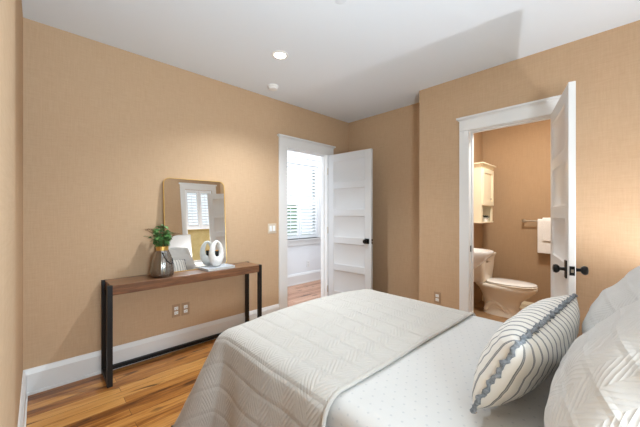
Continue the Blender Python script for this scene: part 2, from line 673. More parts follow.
def door_leaf(name, w, hinge, ang, knob_style, paint):
    """five-panel leaf, local x from hinge to free edge"""
    root = struct(thing(name, (hinge[0], hinge[1], 0), ang))
    z0, z1 = 0.012, 2.062
    T = 0.0175
    st, top, bot, rail = 0.095, 0.10, 0.20, 0.085
    m = MB()
    m.box(0, st, -T, T, z0, z1)
    m.box(w - st, w, -T, T, z0, z1)
    n = 5
    ph = (z1 - z0 - top - bot - rail * (n - 1)) / n
    zz = z0
    spans = []
    z = z0
    m.box(st, w - st, -T, T, z, z + bot); z += bot
    for i in range(n):
        spans.append((z, z + ph)); z += ph
        hgt = rail if i < n - 1 else top
        m.box(st, w - st, -T, T, z, z + hgt); z += hgt
    m.build('door_frame', paint, root, bevel=0.0025)
    # recessed panels with sloped sticking, each its own part
    for (a, b) in spans:
        p = MB()
        for s in (-1, 1):
            d0, d1, e = s * T * 0.98, s * (T - 0.011), 0.013
            o4 = [(st, d0, a), (w - st, d0, a), (w - st, d0, b), (st, d0, b)]
            i4 = [(st + e, d1, a + e), (w - st - e, d1, a + e), (w - st - e, d1, b - e), (st + e, d1, b - e)]
            p.add(o4 + i4, [(0, 1, 5, 4), (1, 2, 6, 5), (2, 3, 7, 6), (3, 0, 4, 7), (4, 5, 6, 7)])
        p.build('door_panel', paint, root)
    kx, kz = w - 0.06, 0.915
    for s in (-1, 1):
        k = MB()
        mx = Matrix.Translation((kx, s * T, kz)) @ Matrix.Rotation(R(-90 * s), 4, 'X')
        if knob_style == 'square':
            k.box(-0.032, 0.032, -0.032, 0.032, 0, 0.008, mx)
        else:
            k.box(-0.022, 0.022, -0.055, 0.055, 0, 0.008, mx)
        k.lathe([(0.012, 0.006), (0.010, 0.02), (0.010, 0.032), (0.018, 0.036), (0.027, 0.046), (0.028, 0.054),
                 (0.024, 0.064), (0.012, 0.068), (0.002, 0.069)], 24, (0, 0, 0), mx)
        k.build('door_knob', M['bronze'], root, bevel=0.0015)['label'] = 'dark bronze knob on its plate'
    l = MB().box(w - 0.001, w + 0.0015, -0.013, 0.013, kz - 0.028, kz + 0.028)
    l.cur = 1
    l.box(w, w + 0.009, -0.006, 0.006, kz - 0.009, kz + 0.009)
    l.build('latch_plate', [M['bronze'], M['brushed']], root)
    return root


def hinge_plates(root, side):
    for z in (0.22, 1.03, 1.84):
        h = MB().cyl((-0.008, side * 0.0175, z - 0.045), (-0.008, side * 0.0175, z + 0.045), 0.006, n=12)
        h.build('hinge', M['brushed'], root)['label'] = 'steel door hinge'


a1 = math.atan2(0.062, 0.675)
d1 = door_leaf('door_1', 0.684, (0.036, D1B + 0.012), a1, 'square', M['door'])
hinge_plates(d1, -1)
a2 = math.atan2(2.405 - 3.075, 2.663 - 2.482)
d2 = door_leaf('door_2', 0.694, (2.482, 3.075), a2, 'plate', M['trim'])  # lighter white than the hall door: light on this leaf put into its colour
hinge_plates(d2, 1)


# ------------------------------------------------------------------ windows with plantation shutters
def shutter_panel(name, parent, y0, y1, z0, z1, x, tilt, st=0.045, n_pitch=0.062, mid=None):
    """frame plus louvers; local coordinates of the parent, shutter plane at x"""
    f = MB()
    t = 0.013
    f.box(x - t, x + t, y0, y0 + st, z0, z1)
    f.box(x - t, x + t, y1 - st, y1, z0, z1)
    f.box(x - t, x + t, y0 + st, y1 - st, z0, z0 + st * 1.3)
    f.box(x - t, x + t, y0 + st, y1 - st, z1 - st * 1.3, z1)
    o = f.build(name, M['shutter'], parent, bevel=0.002)
    l = MB()
    a, b = z0 + st * 1.3, z1 - st * 1.3
    n = max(1, int(round((b - a) / n_pitch)))
    for i in range(n):
        z = a + (i + 0.5) * (b - a) / n
        mx = Matrix.Translation((x, 0, z)) @ Matrix.Rotation(tilt, 4, 'Y')
        ring = []
        for yy in (y0 + st, y1 - st):
            ring.append([(0.031 * math.cos(q), yy, 0.0055 * math.sin(q)) for q in
                         [k * math.pi / 5 for k in range(10)]])
        l.loft(ring, mx=mx)
    yc = (y0 + y1) / 2
    s = 1 if tilt > 0 else -1
    l.box(x + 0.030, x + 0.036, yc - 0.005, yc + 0.005, a + 0.05, b - 0.05)
    l.build('louvers', M['shutter'], o)
    return o


def window(name, xf, into, hole, cas, sill=True):
    """window in an x-wall; xf = room face; into = +1 if the room lies at +x"""
    y0, y1, z0, z1 = hole
    root = struct(thing(name, (xf, (y0 + y1) / 2, z0)))
    X, Y, Z = root.location

    def B(m, xa, xb, ya, yb, za, zb):
        m.box(into * xa, into * xb, ya - Y, yb - Y, za - Z, zb - Z)
    c = MB()
    B(c, 0, 0.019, y0 - cas, y0, z0, z1)
    B(c, 0, 0.019, y1, y1 + cas, z0, z1)
    B(c, 0, 0.021, y0 - cas, y1 + cas, z1, z1 + 0.11)
    B(c, 0, 0.045, y0 - cas - 0.02, y1 + cas + 0.02, z1 + 0.11, z1 + 0.135)
    B(c, 0, 0.019, y0 - cas, y1 + cas, z0 - 0.11, z0 - 0.02)
    c.build('window_casing', M['trim'], root, bevel=0.002)
    s = MB()
    B(s, -0.10, 0.05, y0, y1, z0 - 0.0, z0 + 0.012)
    B(s, 0.0, 0.05, y0 - cas - 0.02, y1 + cas + 0.02, z0 - 0.02, z0 + 0.012)
    s.build('window_sill', M['trim'], root, bevel=0.002)
    f = MB()
    zm = (z0 + z1) / 2
    for (ya, yb, za, zb) in ((y0, y0 + 0.04, z0, z1), (y1 - 0.04, y1, z0, z1), (y0, y1, z0 + 0.012, z0 + 0.06),
                             (y0, y1, z1 - 0.05, z1), (y0, y1, zm - 0.02, zm + 0.02)):
        B(f, -0.105, -0.075, ya, yb, za, zb)
    f.build('window_frame', M['trim'], root, bevel=0.002)
    g = MB()
    B(g, -0.092, -0.088, y0 + 0.04, y1 - 0.04, z0 + 0.06, zm - 0.02)
    B(g, -0.092, -0.088, y0 + 0.04, y1 - 0.04, zm + 0.02, z1 - 0.05)
    g.build('window_pane', M['glass'], root)
    return root


w1 = window('window_1', HX, 1, W1, 0.075)
yc = (W1[0] + W1[1]) / 2
for (ya, yb) in ((W1[0] + 0.004, yc - 0.002), (yc + 0.002, W1[1] - 0.004)):
    for (za, zb) in ((W1[2] + 0.016, 1.467), (1.471, W1[3] - 0.004)):
        shutter_panel('shutter', w1, ya - yc, yb - yc, za - W1[2], zb - W1[2], -0.02, R(40))
w2 = window('window_2', XH, -1, W2, 0.095)
yc = (W2[0] + W2[1]) / 2
for (ya, yb) in ((W2[0] + 0.004, yc - 0.002), (yc + 0.002, W2[1] - 0.004)):
    shutter_panel('shutter', w2, ya - yc, yb - yc, 1.50 - W2[2], W2[3] - 0.004 - W2[2], 0.02, R(-32))
w3 = window('added_window', XH, -1, W3, 0.05)  # unseen window, added as a place for the fill light

# outdoors
struct(MB().box(3.9, 16, -8, 12, -0.3, -0.2).build('ground', M['ground']))
struct(MB().box(-14, -1.6, -8, 14, -0.3, -0.2).build('ground_beyond_hall', M['ground']))
hd = MB()
hd.loft([[(-4.6 + 0.0, y, -0.2), (-3.6, y, -0.2), (-3.5, y, 0.9), (-3.8, y, 1.45 + 0.15 * math.sin(y * 5)),
          (-4.3, y, 1.5 + 0.1 * math.cos(y * 7)), (-4.6, y, 1.0)] for y in [2.0 + 0.1 * k for k in range(36)]])
hg = hd.build('hedge', M['foliage'], smooth=60)
tag(hg, 'green hedge outside behind the louvers of the hall window', 'hedge')
hb = MB().box(6.2, 6.5, 0.0, 7.5, -0.2, 1.75)
hb.box(6.12, 6.58, -0.05, 7.55, 1.75, 1.85)
tag(hb.build('garden_wall', M['stucco'], bevel=0.01), 'sunlit tan garden wall seen in the mirror through the window', 'wall')


# ------------------------------------------------------------------ ceiling fittings
def downlight(loc, label, power):
    root = thing('recessed_downlight', loc, 0, label, 'ceiling light', 'recessed downlights')
    t = MB()
    t.lathe([(0.074, 0.0), (0.074, -0.003), (0.066, -0.007), (0.050, -0.007), (0.046, -0.002), (0.046, 0.0)], 40)
    t.build('trim_ring', M['device'], root)
    l = MB().lathe([(0.0455, -0.0005), (0.0455, -0.0045), (0.001, -0.0052)], 40)
    l.build('lens', M['lens'], root)['label'] = 'glowing lens'
    light('downlight_beam', 'SPOT', (loc[0], loc[1], loc[2] - 0.012), power, (0.86, 0.94, 1.0), (0, 0, 0),
          spot_size=R(128), spot_blend=1.0, shadow_soft_size=0.03)
    return root


downlight((0.835, 1.571, H), 'lit round recessed ceiling light near the left wall', 185)
downlight((2.30, 1.50, H), 'lit round recessed ceiling light above the bed', 16)

sd = thing('smoke_detector', (0.281, 1.884, H), 0, 'small round white smoke detector on ceiling beyond the lit downlight',
           'smoke detector')
MB().lathe([(0.058, 0), (0.058, -0.010), (0.052, -0.016), (0.050, -0.018)], 36).build('base_ring', M['device'], sd)
MB().lathe([(0.049, -0.016), (0.047, -0.034), (0.036, -0.040), (0.001, -0.041)], 36).build('cover', M['device'], sd)
cp = MB().lathe([(0.036, 0), (0.036, -0.003), (0.032, -0.005), (0.001, -0.006)], 36, (1.632, 1.462, H))
tag(cp.build('ceiling_cover_plate', M['ceiling']), 'flat round white plate on ceiling at the top edge of the photo',
    'ceiling plate')


# ------------------------------------------------------------------ console table
ct = thing('console_table', (0.155, 1.085, 0), 0, 'long narrow walnut console table with black metal legs at the left wall',
           'console table')
hx, hy = 0.142, 0.650
MB().box(-hx + 0.002, hx - 0.002, -hy + 0.022, hy - 0.022, 0.662, 0.735).build('tabletop', M['walnut'], ct, bevel=0.004)
LG = 0.017
for sy in (-1, 1):
    for sx in (-1, 1):
        x, y = sx * (hx - LG), sy * (hy - LG)
        MB().box(x - LG, x + LG, y - LG, y + LG, 0.0, 0.7355).build('leg', M['black'], ct, bevel=0.0015)
    y = sy * (hy - LG)
    f = MB().box(-hx + 2 * LG, hx - 2 * LG, y - LG, y + LG, 0.012, 0.044)
    f.build('end_rail', M['black'], ct, bevel=0.0015)
MB().box(-hx + 0.002, -hx + 2 * LG - 0.002, -hy + 2 * LG, hy - 2 * LG, 0.012, 0.042).build('stretcher', M['black'], ct, bevel=0.0015)


# ------------------------------------------------------------------ mirror leaning on the wall
def rrect(w, h, r, n=8):
    pts = []
    for cx, cy, a0 in ((w / 2 - r, h - r, 0), (-w / 2 + r, h - r, 90), (-w / 2 + r, r, 180), (w / 2 - r, r, 270)):
        for k in range(n + 1):
            a = R(a0 + 90 * k / n)
            pts.append((cx + r * math.cos(a), cy + r * math.sin(a)))
    return pts


MW, MH, MT = 0.575, 0.852, R(4.65)
mr = thing('mirror', (0.098, 1.168, 0.7365), 0, 'gold framed mirror with rounded corners leaning on wall above console table', 'mirror')
mr.rotation_euler = (0, -MT, 0)
fr = MB()
o_, i_ = rrect(MW, MH, 0.055), rrect(MW - 0.008, MH - 0.008, 0.052)
i_ = [(a, b + 0.004) for a, b in i_]
rings = []
for pts, x in ((o_, -0.020), (o_, 0.0), (i_, 0.0), (i_, -0.012)):
    rings.append([(x, a, b) for a, b in pts])
n_ = len(o_)
vs_ = [p for r_ in rings for p in r_]
fs = []
for q in range(3):
    for j in range(n_):
        k = (j + 1) % n_
        fs.append((q * n_ + j, q * n_ + k, (q + 1) * n_ + k, (q + 1) * n_ + j))
fs.append(tuple(range(n_)))
fr.add(vs_, fs)
fr.build('mirror_frame', M['gold'], mr)
g = MB().add([(-0.006, a, b) for a, b in i_], [tuple(range(len(i_)))])
gl = g.build('mirror_glass', M['mirror'], mr)


# ------------------------------------------------------------------ vase with greenery
vs_loc = (0.18, 0.832, 0.7355)
va = thing('vase', vs_loc, 0, 'smoky ribbed glass vase with gold neck at left end of console table', 'vase')
va_prof = [(0.074, 0.0), (0.082, 0.006), (0.087, 0.03), (0.088, 0.06), (0.080, 0.12), (0.066, 0.17), (0.051, 0.205), (0.044, 0.222)]
MB().lathe(va_prof + [(0.040, 0.222), (0.048, 0.203), (0.062, 0.17), (0.076, 0.12), (0.083, 0.06), (0.080, 0.02), (0.002, 0.012)],
           96, ribs=16, rib_a=0.022).build('vase_body', M['vase'], va, smooth=60)
MB().lathe([(0.0445, 0.216), (0.0465, 0.218), (0.0465, 0.250), (0.044, 0.252), (0.041, 0.250), (0.041, 0.216)], 40).build('neck_band', M['gold'], va)
cord = []
for k in range(22):
    t = k / 21
    a = R(-15 + 85 * t)
    z = 0.222 - 0.115 * math.sin(math.pi * min(1, t * 0.72 + 0.05)) ** 1.0 * 1.0
    rr = 0.051 + (0.222 - z) * 0.31
    cord.append((rr * math.cos(a), rr * math.sin(a), z))
MB().tube(cord, 0.0035, 8).build('chain', M['black'], va)['label'] = 'dark chain draped on the vase'

gp = thing('greenery', (vs_loc[0], vs_loc[1], vs_loc[2] + 0.015), 0, 'bunch of green leaves and dried flowers standing in the vase', 'plant')
rnd = random.Random(3)
lv = MB()


def leaf(mb, p, d, up, L, W):
    d = Vector(d).normalized()
    s = d.cross(Vector(up)).normalized()
    nn = s.cross(d)
    prof = [(0, 0.08), (0.25, 0.8), (0.5, 1.0), (0.78, 0.65), (1.0, 0.05)]
    vv, ff = [], []
    for t, w in prof:
        c = Vector(p) + d * (L * t) - nn * (0.25 * L * t * t)
        vv += [c - s * W * w + nn * W * 0.3 * w, c, c + s * W * w + nn * W * 0.3 * w]
    for i in range(4):
        a = i * 3
        ff += [(a, a + 1, a + 4, a + 3), (a + 1, a + 2, a + 5, a + 4)]
    mb.add(vv, ff)


for k in range(20):
    a = rnd.uniform(0, 2 * math.pi)
    tip_r = rnd.uniform(0.02, 0.10)
    tip = Vector((tip_r * math.cos(a), tip_r * math.sin(a), rnd.uniform(0.31, 0.430) - tip_r * 0.3))
    base = Vector((0.022 * math.cos(a), 0.022 * math.sin(a), 0.02))
    neck = Vector((0.024 * math.cos(a), 0.024 * math.sin(a), 0.235))
    path = [base, neck, neck.lerp(tip, 0.5) + Vector((0, 0, 0.015)), tip]
    MB().tube([tuple(p) for p in path], [0.0022, 0.002, 0.0017, 0.001], 6).build('stem', M['stem'], gp)
    for q in range(17):
        t = rnd.uniform(0.0, 1.0)
        p = neck.lerp(tip, t) + Vector((0, 0, 0.012 * math.sin(math.pi * t)))
        if p.z < 0.246:
            p.z = 0.246
        aa = a + rnd.uniform(-2.0, 2.0)
        d = (math.cos(aa), math.sin(aa), rnd.uniform(-0.25, 0.8))
        leaf(lv, p, d, (rnd.uniform(-.4, .4), rnd.uniform(-.4, .4), 1), rnd.uniform(0.028, 0.050), rnd.uniform(0.009, 0.017))
lv.build('foliage', M['leaf'], gp, weld=None)
for (dy, dx, dz, sc) in ((-0.100, 0.02, 0.385, 1.1), (0.092, 0.03, 0.345, 1.4), (0.03, -0.05, 0.405, 0.8)):
    u = MB()
    c = Vector((dx, dy, dz))
    nk = Vector((dx * 0.2, dy * 0.2, 0.236))
    hub = nk.lerp(c, 0.72)
    u.tube([tuple(nk), tuple(hub)], [0.0016, 0.0012], 6)
    for q in range(26):
        a = q * 2.4
        rr = 0.030 * sc * math.sqrt(q / 26)
        p = c + Vector((rr * math.cos(a), rr * math.sin(a), -rr * rr * 6 + rnd.uniform(-0.003, 0.003)))
        u.tube([tuple(hub), tuple(p)], [0.0006, 0.0005], 4)
        u.lathe([(0.0005, -0.003), (0.0036, -0.001), (0.0036, 0.001), (0.0005, 0.003)], 6, tuple(p))
    u.build('flower_head', M['umbel'], gp)['label'] = 'brownish dried flower umbel'


# ------------------------------------------------------------------ book and ring candle holder
bk = thing('book', (0.178, 1.318, 0.7355), 0, 'thin pale grey book lying under the white ring sculpture', 'book')
bk.rotation_euler = (0, 0, R(4))
c = MB().box(-0.085, 0.085, -0.140, 0.140, 0.0, 0.003)
c.box(-0.085, 0.085, -0.140, 0.140, 0.017, 0.020)
c.box(-0.085, -0.081, -0.140, 0.140, 0.003, 0.017)
c.build('book_cover', M['book'], bk, bevel=0.0008)
MB().box(-0.0805, 0.080, -0.135, 0.135, 0.0031, 0.0169).build('page_block', M['pages'], bk)

rg = thing('ring_sculpture', (0.178, 1.305, 0.7557), R(12), 'white teardrop ring candle holder standing on the grey book', 'sculpture')
path = []
rm = MB()
rings = []
NR = 56
for k in range(NR):
    t = 2 * math.pi * k / NR           # t=0 at the bottom
    # outer and inner teardrop outlines in the local y-z plane
    oy = 0.084 * math.sin(t) * (1 - 0.16 * (1 - math.cos(t)) / 2 * 1.0)
    oz = 0.124 - 0.124 * math.cos(t)
    iy = 0.031 * math.sin(t) * (1 - 0.50 * ((1 - math.cos(t)) / 2) ** 1.2)
    iz = 0.160 - 0.062 * math.cos(t)
    dep = 0.036 - 0.012 * (1 - math.cos(t)) / 2
    c = Vector((0, (oy + iy) / 2, (oz + iz) / 2))
    rad = Vector((0, (oy - iy) / 2, (oz - iz) / 2))
    ring = []
    for j in range(14):
        a = 2 * math.pi * j / 14
        ring.append(tuple(c + rad * math.cos(a) + Vector((dep * math.sin(a), 0, 0))))
    rings.append(ring)
nv = 14
vs_ = [p for r_ in rings for p in r_]
fs = []
for i in range(NR):
    for j in range(nv):
        k, i2 = (j + 1) % nv, (i + 1) % NR
        fs.append((i * nv + j, i * nv + k, i2 * nv + k, i2 * nv + j))
vs_ = [(x, y, max(z, 0.0)) for x, y, z in vs_]
rm.add(vs_, fs)
rm.build('ring', M['ceramic'], rg, smooth=70)
cu = MB().lathe([(0.010, 0.098), (0.017, 0.103), (0.0185, 0.150), (0.0155, 0.150), (0.0145, 0.112), (0.001, 0.110)], 24, (0.006, 0, 0))
cu.build('candle_cup', M['black'], rg)['label'] = 'dark candle cup'
MB().lathe([(0.0140, 0.113), (0.0140, 0.157), (0.001, 0.158)], 20, (0.006, 0, 0)).build('candle', M['amber'], rg)['label'] = 'amber candle'


# ------------------------------------------------------------------ switch and outlets
def outlet(loc, rz, label, group):
    root = thing('wall_outlet', loc, rz, label, 'outlet', group)
    MB().box(0, 0.005, -0.036, 0.036, -0.058, 0.058).build('cover_plate', M['plate'], root, bevel=0.002)
    for dz in (-0.021, 0.021):
        r_ = MB().box(0.0045, 0.009, -0.017, 0.017, dz - 0.015, dz + 0.015).build('receptacle', M['device'], root, bevel=0.003)
        s_ = MB()
        s_.box(0.0088, 0.0094, -0.008, -0.006, dz - 0.004, dz + 0.006)
        s_.box(0.0088, 0.0094, 0.006, 0.008, dz - 0.004, dz + 0.006)
        s_.box(0.0088, 0.0094, -0.0025, 0.0025, dz - 0.011, dz - 0.007)
        s_.build('slots', M['slot'], r_)
    return root


outlet((0.0002, 0.998, 0.362), 0, 'left one of the two outlets on wall under console table', 'outlets under the console')
outlet((0.0002, 1.082, 0.360), 0, 'right one of the two outlets on wall under console table', 'outlets under the console')
outlet((1.508, YC - 0.0002, 0.372), R(-90), 'low outlet on tan wall left of the bathroom doorway', 'other outlets')
o = outlet((HX + 0.0002, 3.655, 0.338), 0, 'white outlet on hall wall below the shuttered window', 'other outlets')
for ch in o.children:
    if ch.name.startswith('cover'):
        ch.data.materials[0] = M['device']

sw = thing('light_switch', (0.0002, 2.064, 1.084), 0, 'double light switch on tan wall left of the hall doorway', 'light switch')
MB().box(0, 0.005, -0.058, 0.058, -0.058, 0.058).build('cover_plate', M['switch'], sw, bevel=0.002)
for dy in (-0.023, 0.023):
    MB().add([(0.0045, dy - 0.016, -0.033), (0.0045, dy + 0.016, -0.033), (0.0045, dy + 0.016, 0.033), (0.0045, dy - 0.016, 0.033),
              (0.011, dy - 0.016, -0.033), (0.011, dy + 0.016, -0.033), (0.007, dy + 0.016, 0.033), (0.007, dy - 0.016, 0.033)],
             [(0, 3, 2, 1), (4, 5, 6, 7), (0, 1, 5, 4), (1, 2, 6, 5), (2, 3, 7, 6), (3, 0, 4, 7)]).build('rocker', M['device'], sw, bevel=0.001)


# ------------------------------------------------------------------ bed
BX0, BX1, BY0, BY1, BZ = 1.310, 3.44, 0.845, 2.21, 0.585
bed = thing('bed', ((BX0 + BX1) / 2, (BY0 + BY1) / 2, 0), 0, 'large bed with pale headboard under white bedding in the foreground', 'bed')
bx_, by_ = bed.location.x, bed.location.y


def bedbox(m, x0, x1, y0, y1, z0, z1):
    return m.box(x0 - bx_, x1 - bx_, y0 - by_, y1 - by_, z0, z1)


bedbox(MB(), BX0 + 0.065, BX1, BY0 + 0.05, BY1 - 0.05, 0.335, BZ - 0.018).build('mattress', M['sheet'], bed, bevel=0.10)
bedbox(MB(), BX0 + 0.10, BX1, BY0 + 0.09, BY1 - 0.09, 0.14, 0.333).build('box_spring', M['sheet'], bed, bevel=0.04)
bedbox(MB(), BX0 + 0.08, BX1, BY0 + 0.07, BY1 - 0.07, 0.10, 0.138).build('bed_frame', M['bedwood'], bed, bevel=0.004)
for x in (BX0 + 0.10, BX1 - 0.08):
    for y in (BY0 + 0.10, BY1 - 0.10):
        bedbox(MB(), x - 0.03, x + 0.03, y - 0.03, y + 0.03, 0.0, 0.10).build('leg', M['bedwood'], bed)
hb = MB()
bedbox(hb, BX1 + 0.005, BX1 + 0.085, BY0 - 0.12, BY1 + 0.14, 0.0, 1.38)
hb.build('headboard', M['headboard'], bed, bevel=0.02)


def drape(x0, x1, y0, y1, z, r, lx0, ly0, ly1, hem_noise, thick, seed, nx=70, ny=90, foot=True, slope=0.0, puff=0.004, skew=0.0, flare=0.1, rc=0.10, crown=0.0):
    """cloth lying on the bed top and hanging over the foot and both sides.
    x0,y0,y1: edges of the bed; x1: where the cloth ends on top; l*: overhang lengths"""
    def prof(l):
        """arc length past the edge -> (outward, drop)"""
        q = r * math.pi / 2
        if l <= rc - r:
            return max(0.0, l), 0.0
        l -= rc - r
        o0 = rc - r
        if l < q:
            a = l / r
            return o0 + r * math.sin(a), r * (1 - math.cos(a))
        return o0 + r + (l - q) * slope, r + (l - q)
        if l <= 0:
            return 0.0, 0.0
        if l < q:
            a = l / r
            return r * math.sin(a), r * (1 - math.cos(a))
        return r + (l - q) * slope, r + (l - q)
    xa, ya, yb = x0 + rc, y0 + rc, y1 - rc

    def fn(u, v):
        s = -lx0 + u * (x1 - xa + lx0) if foot else u * (x1 - xa)
        t = -ly0 + v * (yb - ya + ly0 + ly1)
        dx = max(0.0, -s)
        if t < 0:
            dy, sy, cy_ = -t, -1, ya
        elif t > yb - ya:
            dy, sy, cy_ = t - (yb - ya), 1, yb
        else:
            dy, sy, cy_ = 0.0, 0, ya + t
        xb = xa + max(0.0, s)
        if s > 0:
            xb += skew * (t / (yb - ya) - 0.5) * max(0, s) / (x1 - xa)
        l = math.hypot(dx, dy)
        lmax = max(lx0, ly0) * 1.02
        l = min(l, lmax)
        o_, d_ = prof(l)
        if dx > 0 and dy > 0:
            o_ += max(0.0, l - rc + r) * flare * (2 * dx * dy / (dx * dx + dy * dy)) ** 2
        if l > 0:
            hx_, hy_ = -dx / max(1e-9, math.hypot(dx, dy)), sy * dy / max(1e-9, math.hypot(dx, dy))
        else:
            hx_, hy_ = 0, 0
        p = Vector((xb + hx_ * o_, cy_ + hy_ * o_, z - d_))
        tt = min(1.0, max(0.0, t / (yb - ya)))
        p.z += crown * (1 - (2 * tt - 1) ** 2) * max(0.0, 1 - d_ / 0.3) * min(1.0, max(0.0, (x1 - p.x) / 0.5))
        nz = noise.noise(Vector((s * 3.1 + seed, t * 3.1, 0.3)))
        nz2 = noise.noise(Vector((s * 9 + seed, t * 9, 5.3)))
        if l <= 0:
            p.z += puff * nz + puff * 0.4 * nz2
        else:
            w = min(1, d_ / 0.25)
            along = (cy_ if abs(hx_) > abs(hy_) else xb)
            fold = math.sin(along * 13 + seed + 2 * nz) * hem_noise * w + 0.003 * nz2
            p += Vector((hx_, hy_, 0)) * fold
        return tuple(p), (s, t)
    m = MB()
    m.grid(nx, ny, fn)
    return m


cv = drape(BX0 + 0.02, 3.42, BY0, BY1, BZ, 0.06, 0.46, 0.46, 0.46, 0.010, 0.008, 2.0, foot=True, slope=0.03, flare=0.05, rc=0.15)
tag(cv.build('coverlet', M['coverlet'], solid=0.010, smooth=180, weld=False), 'white dotted coverlet spread over the mattress below the pillows', 'coverlet')
QX1 = 2.155
qu = drape(BX0 - 0.078, QX1, BY0 - 0.030, BY1 + 0.022, BZ + 0.016, 0.085, 0.66, 0.66, 0.62, 0.012, 0.01, 5.0, nx=90, ny=120,
           foot=True, slope=0.15, puff=0.005, skew=0.03, flare=0.36, rc=0.125, crown=0.032)
tag(qu.build('quilt', M['quilt'], solid=0.013, smooth=180, weld=False), 'cream chevron-stitched quilt folded across the foot of the bed', 'quilt')
q = bpy.data.objects['quilt']
edge = [Vector(qu.v[90 * 121 + k]) - q.location for k in range(121)]
MB().tube([tuple(p + Vector((0.004, 0, -0.004))) for p in edge], 0.0085, 8).build('quilt_binding', M['quilt'], q)


# ------------------------------------------------------------------ pillows
def pillow(w, h, t, pinch=0.05, n=36, seed=0, flange=0.0, wr=0.004):
    """closed pillow mesh: width along x, height along y, thickness along z"""
    m = MB()
    tab = [0.0]
    for q_ in range(200):
        z0_, z1_ = [t / 2 * max(0.0, 1 - (c_ / 200) ** 2.6) ** 0.48 for c_ in (q_, q_ + 1)]
        tab.append(tab[-1] + math.hypot(w / 400, z1_ - z0_))

    def arc(u):
        k_ = abs(u) * 200
        i_ = min(199, int(k_))
        return math.copysign(tab[i_] + (tab[i_ + 1] - tab[i_]) * (k_ - i_), u)

    def fn_side(sg):
        def fn(a, b):
            u, v = 2 * a - 1, 2 * b - 1
            x = w / 2 * u * (1 - pinch * (1 - v * v) ** 1.0 * abs(u) ** 3 * 0.6)
            y = h / 2 * v * (1 - pinch * (1 - u * u) ** 1.0 * abs(v) ** 3)
            k = max(0.0, (1 - abs(u) ** 2.6) * (1 - abs(v) ** 2.6))
            z = t / 2 * k ** 0.48
            nz = noise.noise(Vector((u * 2.2 + seed, v * 2.2, sg * 2))) * 1.2 + noise.noise(Vector((u * 5 + seed, v * 5, sg * 3)))
            z += wr * nz * min(1, k * 4)
            return (x, y, sg * z), (arc(u), y + h)
        return fn
    m.grid(n, n, fn_side(1))
    m.grid(n, n, fn_side(-1), flip=True)
    return m


def frame_mx(origin, xdir, ydir):
    x = Vector(xdir).normalized()
    y = Vector(ydir)
    y = (y - x * y.dot(x)).normalized()
    z = x.cross(y)
    return Matrix(((x.x, y.x, z.x, origin[0]), (x.y, y.y, z.y, origin[1]), (x.z, y.z, z.z, origin[2]), (0, 0, 0, 1)))


TOP = BZ + 0.006
# striped lumbar pillow, long axis along the bed's width
P1, P2, P3 = Vector((2.545, 1.085, 0.635)), Vector((2.665, 1.105, 0.872)), Vector((2.715, 1.955, 0.862))
wv, hv = (P3 - P2), (P2 - P1)
ctr = (P1 + P3) / 2
SW, SH = wv.length, hv.length + 0.02
lum = thing('lumbar_pillow', (0, 0, 0), 0, 'long striped lumbar pillow with grey ruffled edge on the bed', 'pillow')
lum.matrix_world = frame_mx(ctr, wv, hv)
pillow(SW, SH, 0.20, 0.03, 40, 1.7, wr=0.004).build('pillow_cover', M['stripe'], lum, smooth=180, weld=True)
rf = MB()
per = []
NP = 420
pts = []
for (ax, ay, bx2, by2) in ((-1, -1, 1, -1), (1, -1, 1, 1), (1, 1, -1, 1), (-1, 1, -1, -1)):
    L = SW if ay == by2 else SH
    k = int(NP * L / (2 * SW + 2 * SH))
    for i in range(k):
        t = i / k
        u, v = ax + (bx2 - ax) * t, ay + (by2 - ay) * t
        x = SW / 2 * u * (1 - 0.03 * (1 - v * v) * abs(u) ** 3 * 0.6)
        y = SH / 2 * v * (1 - 0.03 * (1 - u * u) * abs(v) ** 3)
        pts.append((x, y, u, v))
n_ = len(pts)
rings = []
rr_ = random.Random(11)
for i, (x, y, u, v) in enumerate(pts):
    x2, y2 = pts[(i + 1) % n_][:2]
    x0_, y0_ = pts[i - 1][:2]
    tx, ty = x2 - x0_, y2 - y0_
    L = math.hypot(tx, ty) or 1
    ox_, oy_ = ty / L, -tx / L
    wob = math.sin(i * 1.15) * 0.004 + math.sin(i * 0.47 + 1) * 0.004 + rr_.uniform(-0.002, 0.002)
    sz = 0.0072 + 0.0015 * math.sin(i * 0.83)
    ln = 0.012 + 0.003 * math.sin(i * 0.61 + 2)
    base = Vector((x - ox_ * 0.004, y - oy_ * 0.004, 0))
    out = Vector((ox_, oy_, 0))
    up = Vector((0, 0, 1))
    ring = []
    for (a, b) in ((0, 0.35), (0.35, 0.8), (0.75, 1.0), (1.0, 0.45), (1.0, -0.45), (0.75, -1.0), (0.35, -0.8), (0, -0.35)):
        ring.append(tuple(base + out * (a * ln) + up * (b * sz + wob * a)))
    rings.append(ring)
rings.append(rings[0])
rf.loft(rings, False, False)
rf.build('ruffle', M['ruffle'], lum, smooth=60)['label'] = 'blue-grey ruffled trim'


def lean_pillow(name, bottom, xdir, lean_deg, w, h, t, material, label, cat, group, seed, part='pillow_cover'):
    """pillow whose lower edge rests at bottom; leans back towards +x"""
    a = R(lean_deg)
    back = Vector((math.cos(a), 0, math.sin(a)))
    mx = frame_mx(Vector(bottom) + back * (h / 2), xdir, back)
    m = pillow(w, h, t, 0.06, 40, seed, wr=0.008)
    m.v = [tuple(mx @ Vector(p)) for p in m.v]
    o = m.build(name, material, smooth=180, weld=True)
    tag(o, label, cat, group)
    return o


